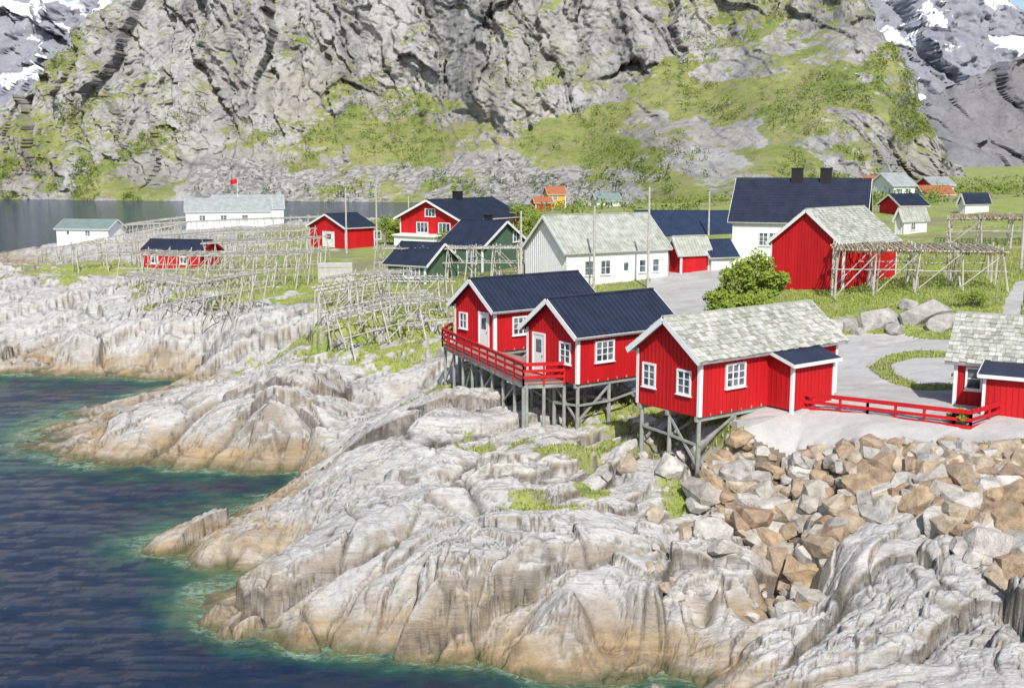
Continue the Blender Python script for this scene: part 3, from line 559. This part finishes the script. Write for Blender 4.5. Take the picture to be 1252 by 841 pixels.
# ---------- deck and rails
def rail(mb,pts,z,h=.85,mi=0,step=1.25,nb=3):
    for (x0,y0),(x1,y1) in zip(pts[:-1],pts[1:]):
        d=math.hypot(x1-x0,y1-y0); k=max(1,round(d/step))
        for i in range(k+1):
            x=x0+(x1-x0)*i/k; y=y0+(y1-y0)*i/k; mb.box(x-.045,x+.045,y-.045,y+.045,z-.15,z+h,mi)
        for j in range(nb):
            zz=z+h*(.28+.66*j/(nb-1)); mb.plank((x0,y0-.06,zz),(x1,y1-.06,zz),.03,.13 if j<nb-1 else .11,mi)
        mb.plank((x0,y0,z+h+.025),(x1,y1,z+h+.025),.13,.035,mi)
e=empty('deck'); dk=MB(); A_=W(541,421,6.1);B_=W(640,468,6.1);C_=W(690,466,6.1)
poly=[A_,B_,C_,W(648,452,6.1),W(655,440,6.1),W(606,429,6.1),W(559,417,6.1)]
m_=len(poly); dk.add([(x,y,6.02) for x,y in poly]+[(x,y,6.12) for x,y in poly],[tuple(range(m_))[::-1],tuple(range(m_,2*m_))]+[(i,(i+1)%m_,m_+(i+1)%m_,m_+i) for i in range(m_)])
dk.obj('deck_floor',[M['deck']],e)
q=MB(); rail(q,[W(553,413,6.1),A_,B_,C_],6.12)
q.obj('deck_railing',[M['red']],e)
q=MB()
for i in range(9):
    x=A_[0]+(B_[0]-A_[0])*i/8+.15; y=A_[1]+(B_[1]-A_[1])*i/8+.1
    for dx in (0,1.7):
        gz=gh(x+dx,y+dx*.4)
        if i in(0,8) and dx>1: continue
        q.cyl((x+dx,y+dx*.4,6.02),(x+dx,y+dx*.4,gz-.3),.075,.09,8)
        if i%2==0 and i<8: q.plank((x+dx,y+dx*.4,gz+.2),(x+dx+(B_[0]-A_[0])/8,y+dx*.4+(B_[1]-A_[1])/8,5.7),.05,.1)
for k in range(3):
    x=B_[0]+(C_[0]-B_[0])*k/2; y=B_[1]+(C_[1]-B_[1])*k/2+.15; q.cyl((x,y,6.02),(x,y,gh(x,y)-.3),.08,.09,8)
q.plank((A_[0]+.1,A_[1],5.92),(B_[0],B_[1]+.1,5.92),.1,.18); q.plank((B_[0],B_[1]+.1,5.9),(C_[0],C_[1]+.1,5.9),.1,.18)
q.obj('deck_stilts',[M['stilt']],e)
q=MB(); fp=[W(962,500,5.95),W(1060,513,5.9),W(1165,526,5.9),W(1186,528,5.9),W(1250,508,5.9)]; rail(q,fp,5.85,.85); q.obj('red_rail_fence',[M['red']])
q=MB(); rail(q,[W(1200,418,6.3),W(1252,402,6.8)],6.3,.8,nb=2); q.obj('wooden_fence',[M['wood']])
q=MB(); cpth=[W(898,514,5.9),W(962,505,5.9),W(1060,518,5.9),W(1165,531,5.9),W(1190,533,5.9)]
for p_,r_ in zip(cpth[:-1],cpth[1:]): q.plank((p_[0],p_[1],5.62),(r_[0],r_[1],5.62),.35,.5)
q.obj('terrace_kerb',[M['concrete']])
# ---------- drying racks
def rack(name,p0,p1,width=4,h=2.5,fish=False,sp=1.9,dens=.5,rails=4,deckz=None):
    x0,y0=p0;x1,y1=p1; Ln=math.hypot(x1-x0,y1-y0); d=((x1-x0)/Ln,(y1-y0)/Ln); nrm=(-d[1],d[0])
    far=1+max(0,(y0-90)/160)
    e=empty(name); q=MB()
    k=max(2,int(Ln/(sp*far))); J=lambda s=.12: random.uniform(-s,s)
    def pt(s,t): return x0+d[0]*s+nrm[0]*t, y0+d[1]*s+nrm[1]*t
    g0=[gh(*pt(s,width/2)) for s in (0,Ln/2,Ln)]
    def top(s): return (np.interp(s,[0,Ln/2,Ln],g0) if deckz is None else deckz)+h
    for i in range(k+1):
        s=i*Ln/k
        for j in range(rails):
            t=width*j/(rails-1)
            for sg in (-1,1):
                X,Y=pt(s+J(.3),t+sg*(.85+J(.3))); zt=top(s)+.35; Xt,Yt=pt(s+J(.15),t-sg*.18)
                q.cyl((X,Y,gh(X,Y)-.15),(Xt,Yt,zt+J(.2)),.06,.042,5)
            if i<k and random.random()<.5:
                Xa_,Ya_=pt(s,t-.6);Xb,Yb=pt(s+Ln/k,t-.1); q.cyl((Xa_,Ya_,gh(Xa_,Ya_)+.3),(Xb,Yb,top(s)),.045,.035,5)
    for j in range(rails):
        t=width*j/(rails-1); nn=max(2,int(Ln/5))
        for i in range(nn):
            s0=i*Ln/nn-.3; s1=(i+1)*Ln/nn+.3; a_=pt(s0,t+J(.05)); b_=pt(s1,t+J(.05)); q.cyl((*a_,top(s0)+.1),(*b_,top(s1)+.12),.07,.055,6)
            if j in (0,rails-1): q.cyl((*a_,top(s0)-h*.45),(*b_,top(s1)-h*.42),.045,.04,5)
    s=0
    while s<Ln:
        a_=pt(s+J(),-.5+J(.3)); b_=pt(s+J(),width+.5+J(.3)); q.cyl((*a_,top(s)+.22+J(.03)),(*b_,top(s)+.22+J(.03)),.038,.03,4); s+=dens*random.uniform(.6,1.4)*far
    q.obj('poles',[M['wood']],e,recalc=False)
    if fish:
        q=MB()
        for _ in range(int(Ln*width*13)):
            s=random.uniform(-.2,Ln+.2); t=random.uniform(-.3,width+.3); X,Y=pt(s,t); zt=top(s)+.28; l=random.uniform(.25,.5)
            a=random.uniform(0,6.28); w_=random.uniform(.07,.13); ca,sa=math.cos(a)*w_,math.sin(a)*w_
            q.add([(X,Y,zt),(X+ca,Y+sa,zt-l*.45),(X-ca,Y-sa,zt-l*.45),(X-sa*.5,Y+ca*.5,zt-l*.5),(X+J(.05),Y,zt-l)],[(0,1,3),(0,3,2),(0,1,2),(1,3,4),(3,2,4),(1,2,4)])
        q.obj('hanging_fish',[M['fish']],e,recalc=False)
RK=[((92,333,5),(170,330,5),3.5),((150,352,5),(368,358,5),4.5),((160,374,4.6),(300,384,4.6),3),((250,332,5.2),(378,334,5.2),6),((185,314,4.8),(370,312,5.2),5),((45,306,3.6),(215,300,4.2),4),((150,294,4),(400,294,5),5),((395,398,5),(552,392,5),4),((425,428,4.4),(552,412,4.7),3.5),((395,374,5.2),(475,376,5.4),3),((640,340,6),(470,340,5.7),2),((150,278,3.8),(240,276,4),8)]
for a_,b_,wd in RK: rack('fish_drying_rack',W(*a_),W(*b_),wd,2.6,rails=3)
rack('fish_drying_rack',W(1022,362,7.2),W(1225,352,8),6.5,2.7,fish=True,rails=4,dens=.25,deckz=7.5,sp=2.4)
rack('fish_drying_rack',W(1160,296,8.6),W(1275,296,8.8),8,2.5,fish=True,rails=4,dens=.3,sp=2.4)
# ---------- boulders
def boulders(name,items,mats,cub=.6):
    bm=bmesh.new()
    for (x,y,z,s) in items:
        vs=[]; st=(random.uniform(.9,1.45),random.uniform(.75,1.0),random.uniform(.6,.9)); rz=Matrix.Rotation(random.uniform(0,6.28),3,'Z')@Matrix.Rotation(random.uniform(-.45,.45),3,'X')@Matrix.Rotation(random.uniform(-.3,.3),3,'Y')
        for i in range(26):
            v=Vector((random.gauss(0,1),random.gauss(0,1),random.gauss(0,1))); mx=max(abs(v.x),abs(v.y),abs(v.z)); v=v.normalized()*(1-cub)+v/mx*cub
            v*=random.uniform(.88,1.03); v=Vector((v.x*st[0],v.y*st[1],v.z*st[2])); v=rz@v; vs.append(bm.verts.new((x+v.x*s,y+v.y*s,z+v.z*s)))
        r_=bmesh.ops.convex_hull(bm,input=vs); mi=random.randrange(len(mats))
        for g_ in r_['geom']:
            if isinstance(g_,bmesh.types.BMFace): g_.material_index=mi
        bmesh.ops.delete(bm,geom=[v for v in vs if v.is_valid and not v.link_faces],context='VERTS')
    bmesh.ops.dissolve_limit(bm,angle_limit=.2,verts=bm.verts,edges=bm.edges)
    bmesh.ops.bevel(bm,geom=list(bm.edges),offset=.07,segments=2,affect='EDGES',clamp_overlap=True)
    me=bpy.data.meshes.new(name); bm.to_mesh(me); bm.free()
    for mm in mats: me.materials.append(mm)
    o=bpy.data.objects.new(name,me); scene.collection.objects.link(o); return o
bp=lambda nm,cc:plain(nm,cc,.9,.45,2.2,1.0,bd=.10)
BM=[bp('boulder_brown',(.39,.30,.21)),bp('boulder_tan',(.48,.395,.295)),bp('boulder_grey',(.43,.405,.37)),bp('boulder_rust',(.35,.25,.17)),bp('boulder_pale',(.55,.51,.46)),bp('boulder_ochre',(.45,.33,.21)),bp('boulder_warm_grey',(.46,.42,.36))]
tp=[W(868,530,5.5),W(905,520,5.8),W(1050,533,5.8),W(1180,543,5.8),W(1262,552,5.8),W(1420,570,5.8)]
bt=[W(862,590,3.6),W(935,635,3.0),W(1005,664,2.9),W(1062,640,3.3),W(1130,642,3.4),W(1200,690,3.4),W(1400,712,3.5)]
def lerp_path(P,t):
    t*=len(P)-1; i=min(int(t),len(P)-2); t-=i; return (P[i][0]*(1-t)+P[i+1][0]*t,P[i][1]*(1-t)+P[i+1][1]*t)
it=[]
for r_ in range(12):
    k=int(42-12*r_/11)
    for i in range(k):
        a=(i+random.uniform(-.25,.25)+.5*(r_%2))/k; a=min(max(a,0),1); b_=(r_+random.uniform(-.3,.3))/11
        p=lerp_path(tp,a);q_=lerp_path(bt,a); x=p[0]+(q_[0]-p[0])*b_; y=p[1]+(q_[1]-p[1])*b_; s=random.choice([.30,.38,.46,.54,.62,.70])*(.72+.5*b_)
        it.append((x,y,gh(x,y)+s*.14,s))
for i in range(70):
    a=random.random(); px=962+26*a+random.uniform(-16,16); py=655+90*random.random(); x,y=W(px,py,1.6); s=random.uniform(.2,.5); it.append((x,y,gh(x,y)+.05,s))
for px,py,z in [(1235,640,3.8),(1210,680,3.4),(1240,690,3.5),(1225,660,3.5)]: x,y=W(px,py,z); it.append((x,y,gh(x,y)+.2,.8))
boulders('boulder_revetment',it,BM)
it=[]
for px,py,z,s in [(820,572,3.8,.7),(845,625,3.2,.9),(872,640,3,.8),(900,610,3.3,.7),(885,660,2.8,.5),(930,640,3,.6),(855,600,3.4,.5),(800,600,3.6,.4),(770,560,4,.5),(740,570,4,.35)]+[(random.uniform(780,940),random.uniform(570,680),3.2,random.uniform(.12,.3)) for _ in range(35)]:
    x,y=W(px,py,z); it.append((x,y,gh(x,y)+s*.05,s))
boulders('loose_boulders',it,[BM[4],BM[4],BM[2],BM[1]],cub=.45)
it=[]
for px,py,s in [(1015,400,1.0),(1035,398,.8),(1072,398,1.2),(1095,402,.7),(1130,398,1.3),(1152,402,.9),(1110,392,.7),(1000,396,.7),(1050,402,.5)]:
    x,y=W(px,py,6.5); it.append((x,y,gh(x,y)+s*.1,s))
boulders('rock_outcrop',it,[BM[2]],cub=.45)
# ---------- vegetation
def tree(name,x,y,h,r,nl,mat,ls=.22):
    z=gh(x,y); e=empty(name,(x,y,z)); q=MB(); q.cyl((0,0,-.2),(0,0,h*.5),.05*h*.5,.03*h*.5,7); lumps=[]
    for i in range(9):
        a=random.uniform(0,6.28); rr=r*random.uniform(.25,.85); zz=h*random.uniform(.25,.92); p=(math.cos(a)*rr,math.sin(a)*rr,zz); q.cyl((0,0,h*random.uniform(.15,.4)),p,.02*h*.5,.008*h,5); lumps.append((p,r*random.uniform(.22,.45)))
    lumps.append(((0,0,h*.85),r*.35)); q.obj('trunk_and_limbs',[M['bark']],e)
    q=MB()
    for _ in range(nl):
        p,lr=random.choice(lumps); v=Vector((random.gauss(0,1),random.gauss(0,1),random.gauss(0,.8))).normalized()*lr*random.uniform(.3,1.3); c_=Vector(p)+v
        a=Vector((random.gauss(0,1),random.gauss(0,1),random.gauss(0,1))).normalized(); b_=a.orthogonal().normalized(); s=ls*random.uniform(.5,1.2)
        q.add([c_+a*s,c_+b_*s*.6,c_-a*s,c_-b_*s*.6],[(0,1,2,3)])
    q.obj('foliage',[mat],e,recalc=False)
for px,py,z,h,r in [(902,380,6.3,3.4,1.7),(924,374,6.6,4.0,1.6),(938,378,6.6,2.6,1.3),(884,388,6.2,1.6,1.3),(914,392,6.3,1.6,1.4),(640,300,6,4.5,2.2),(655,303,6,3.4,2.0),(628,298,6,3.2,1.8),(472,300,5.6,3.8,2.0),(484,300,5.6,2.8,1.6),(1190,372,7.6,1.0,1.0),(1172,528,5.8,.55,.42),(540,306,6,2.0,1.6)]:
    x,y=W(px,py,z); tree('leafy_bush' if h<3.1 else 'birch_tree',x,y,h,r,1600,M['leaf'],.14 if h>1 else .06)
def clumps(name,pts,mat,nl=14):
    v=[];f=[]
    for (x,y,z,s) in pts:
        for _ in range(nl):
            c_=np.array([x,y,z])+rng.normal(0,1,3)*np.array([s*.5,s*.5,s*.38])+np.array([0,0,s*.5]); a=rng.normal(0,1,3); a/=np.linalg.norm(a); b_=np.cross(a,rng.normal(0,1,3)); b_/=np.linalg.norm(b_)+1e-6; k=len(v); r_=s*.28
            v+= [c_+a*r_,c_+b_*r_*.8,c_-a*r_]; f.append((k,k+1,k+2))
    me=bpy.data.meshes.new(name); me.from_pydata([tuple(p) for p in v],[],f); me.materials.append(mat); o=bpy.data.objects.new(name,me); scene.collection.objects.link(o)
pts=[];ptd=[]
gg=green+.5*fbm(Xm/35,Zm/35,4,.6,off=21)
for _ in range(70000):
    i=rng.integers(3,390); j=rng.integers(0,1050)
    if PYg[i,j]<-10: continue
    if gg[i,j]>.5:
        p=(Xm[i,j],Yd2[i,j],Zm[i,j],rng.uniform(.8,2.3))
        (ptd if rng.random()<.22 else pts).append(p)
    if len(pts)>4500: break
for px,py,nn in [(780,215,60),(650,230,35),(710,235,30),(560,228,25),(905,130,25),(350,165,25),(820,190,20),(420,235,30),(300,236,25)]:
    j0=int(np.argmin(abs(cols-px)))
    for _ in range(nn):
        j=min(1049,max(0,j0+int(rng.normal(0,20)))); i=int(np.argmin(abs(PYg[:,j]-(py+rng.normal(0,9))))); ptd.append((Xm[i,j],Yd2[i,j],Zm[i,j],rng.uniform(1.2,2.8)))
clumps('hillside_scrub',pts,M['scrub'],12); clumps('hillside_dark_scrub',ptd,M['leafd'],14)
# low scrub on the far village ground, in drifts
vx=rng.uniform(-.06,.62,9000); vy=np.exp(rng.uniform(np.log(165),np.log(400),9000)); vX=vx*vy
ms=fbm(vX/22,vy/22,4,.6,off=51)>.18; vX=vX[ms];vY=vy[ms]; vH=height(vX,vY); ok=vH>3
clumps('village_scrub',[(x,y,z,rng.uniform(.6,1.7)) for x,y,z in zip(vX[ok],vY[ok],vH[ok])][:1800],M['scrub'],10)
# grass tufts
v=[];f=[]
xs=rng.uniform(-.42,.46,90000); ys=np.exp(rng.uniform(np.log(36),np.log(105),90000)); X=xs*ys
hh,bb,_=height(X,ys,True); gm,rd,so=grass_mask(X,ys,bb); ok=(gm>.55)&(hh>1.5); X=X[ok];Y_=ys[ok];Z=hh[ok]
for x,y,z in list(zip(X,Y_,Z))[:26000]:
    s=random.uniform(.05,.13)*(1+y/130)
    for _ in range(3):
        a=random.uniform(0,6.28); dx,dy=math.cos(a),math.sin(a); k=len(v); ox=random.uniform(-.12,.12); oy=random.uniform(-.12,.12)
        v+=[(x+ox-dy*.03,y+oy+dx*.03,z-.03),(x+ox+dy*.03,y+oy-dx*.03,z-.03),(x+ox+dx*s*.6,y+oy+dy*s*.6,z+s)]; f.append((k,k+1,k+2))
me=bpy.data.meshes.new('grass'); me.from_pydata(v,[],f); me.materials.append(M['grassb']); scene.collection.objects.link(bpy.data.objects.new('grass',me))
# ---------- poles, flag
def upole(px,py,z,h):
    x,y=W(px,py,z); g_=gh(x,y); e=empty('utility_pole',(x,y,g_)); q=MB(); q.cyl((0,0,-.3),(0,0,h),.12,.08,8); q.cyl((0,0,h),(0,0,h+.12),.1,.03,8); q.cyl((0,-.12,h-.5),(0,.12,h-.5),.03,.03,5)
    q.obj('pole',[M['wood']],e)
for a in [(424,310,5.6,7.5),(461,306,5.6,7.5),(500,285,6,5),(792,352,6,8),(726,352,6,6.5),(637,348,6,6),(866,300,6.5,5),(1248,330,8,8)]: upole(*a)
x,y=W(292,272,4.2); e=empty('flagpole',(x,y,gh(x,y))); q=MB(); q.cyl((0,0,0),(0,0,10.5),.07,.04,8); q.obj('pole',[M['white']],e)
q=MB(); nx_=10
vs=[(-i*.16,.12*math.sin(i*.8),10.4-j*1.0-i*.04) for j in (0,1) for i in range(nx_)]
q.add(vs,[(i,i+1,nx_+i+1,nx_+i) for i in range(nx_-1)]); q.obj('flag',[M['red']],e,recalc=False)
# ---------- light, world, camera
AZ=8
el=math.radians(45); az=math.radians(AZ)
S=Vector((math.sin(az)*math.cos(el),-math.cos(az)*math.cos(el),math.sin(el)))
ld=bpy.data.lights.new('sun','SUN'); ld.energy=5.0; ld.angle=math.radians(.5); ld.color=(1,.975,.93)
lo=bpy.data.objects.new('sun',ld); lo.rotation_euler=S.to_track_quat('Z','Y').to_euler(); lo.location=(0,-20,60); scene.collection.objects.link(lo)
w=bpy.data.worlds.new('World'); scene.world=w; w.use_nodes=True; nt=w.node_tree
sk=nt.nodes.new('ShaderNodeTexSky'); sk.sky_type='NISHITA'; sk.sun_disc=False; sk.sun_elevation=el; sk.sun_rotation=math.radians(180-AZ); sk.air_density=1.0; sk.dust_density=1.2
bg=nt.nodes['Background']; bg.inputs[1].default_value=.14; nt.links.new(sk.outputs[0],bg.inputs[0])
cam=bpy.data.cameras.new('camera'); cam.sensor_width=36; cam.lens=36*F/1252; cam.clip_end=12000; cam.clip_start=.5
co=bpy.data.objects.new('camera',cam); co.location=(0,0,CH); co.rotation_euler=(math.pi/2-PIT,0,0); scene.collection.objects.link(co); scene.camera=co
scene.view_settings.view_transform='Standard'; scene.view_settings.look='None'; scene.view_settings.exposure=0
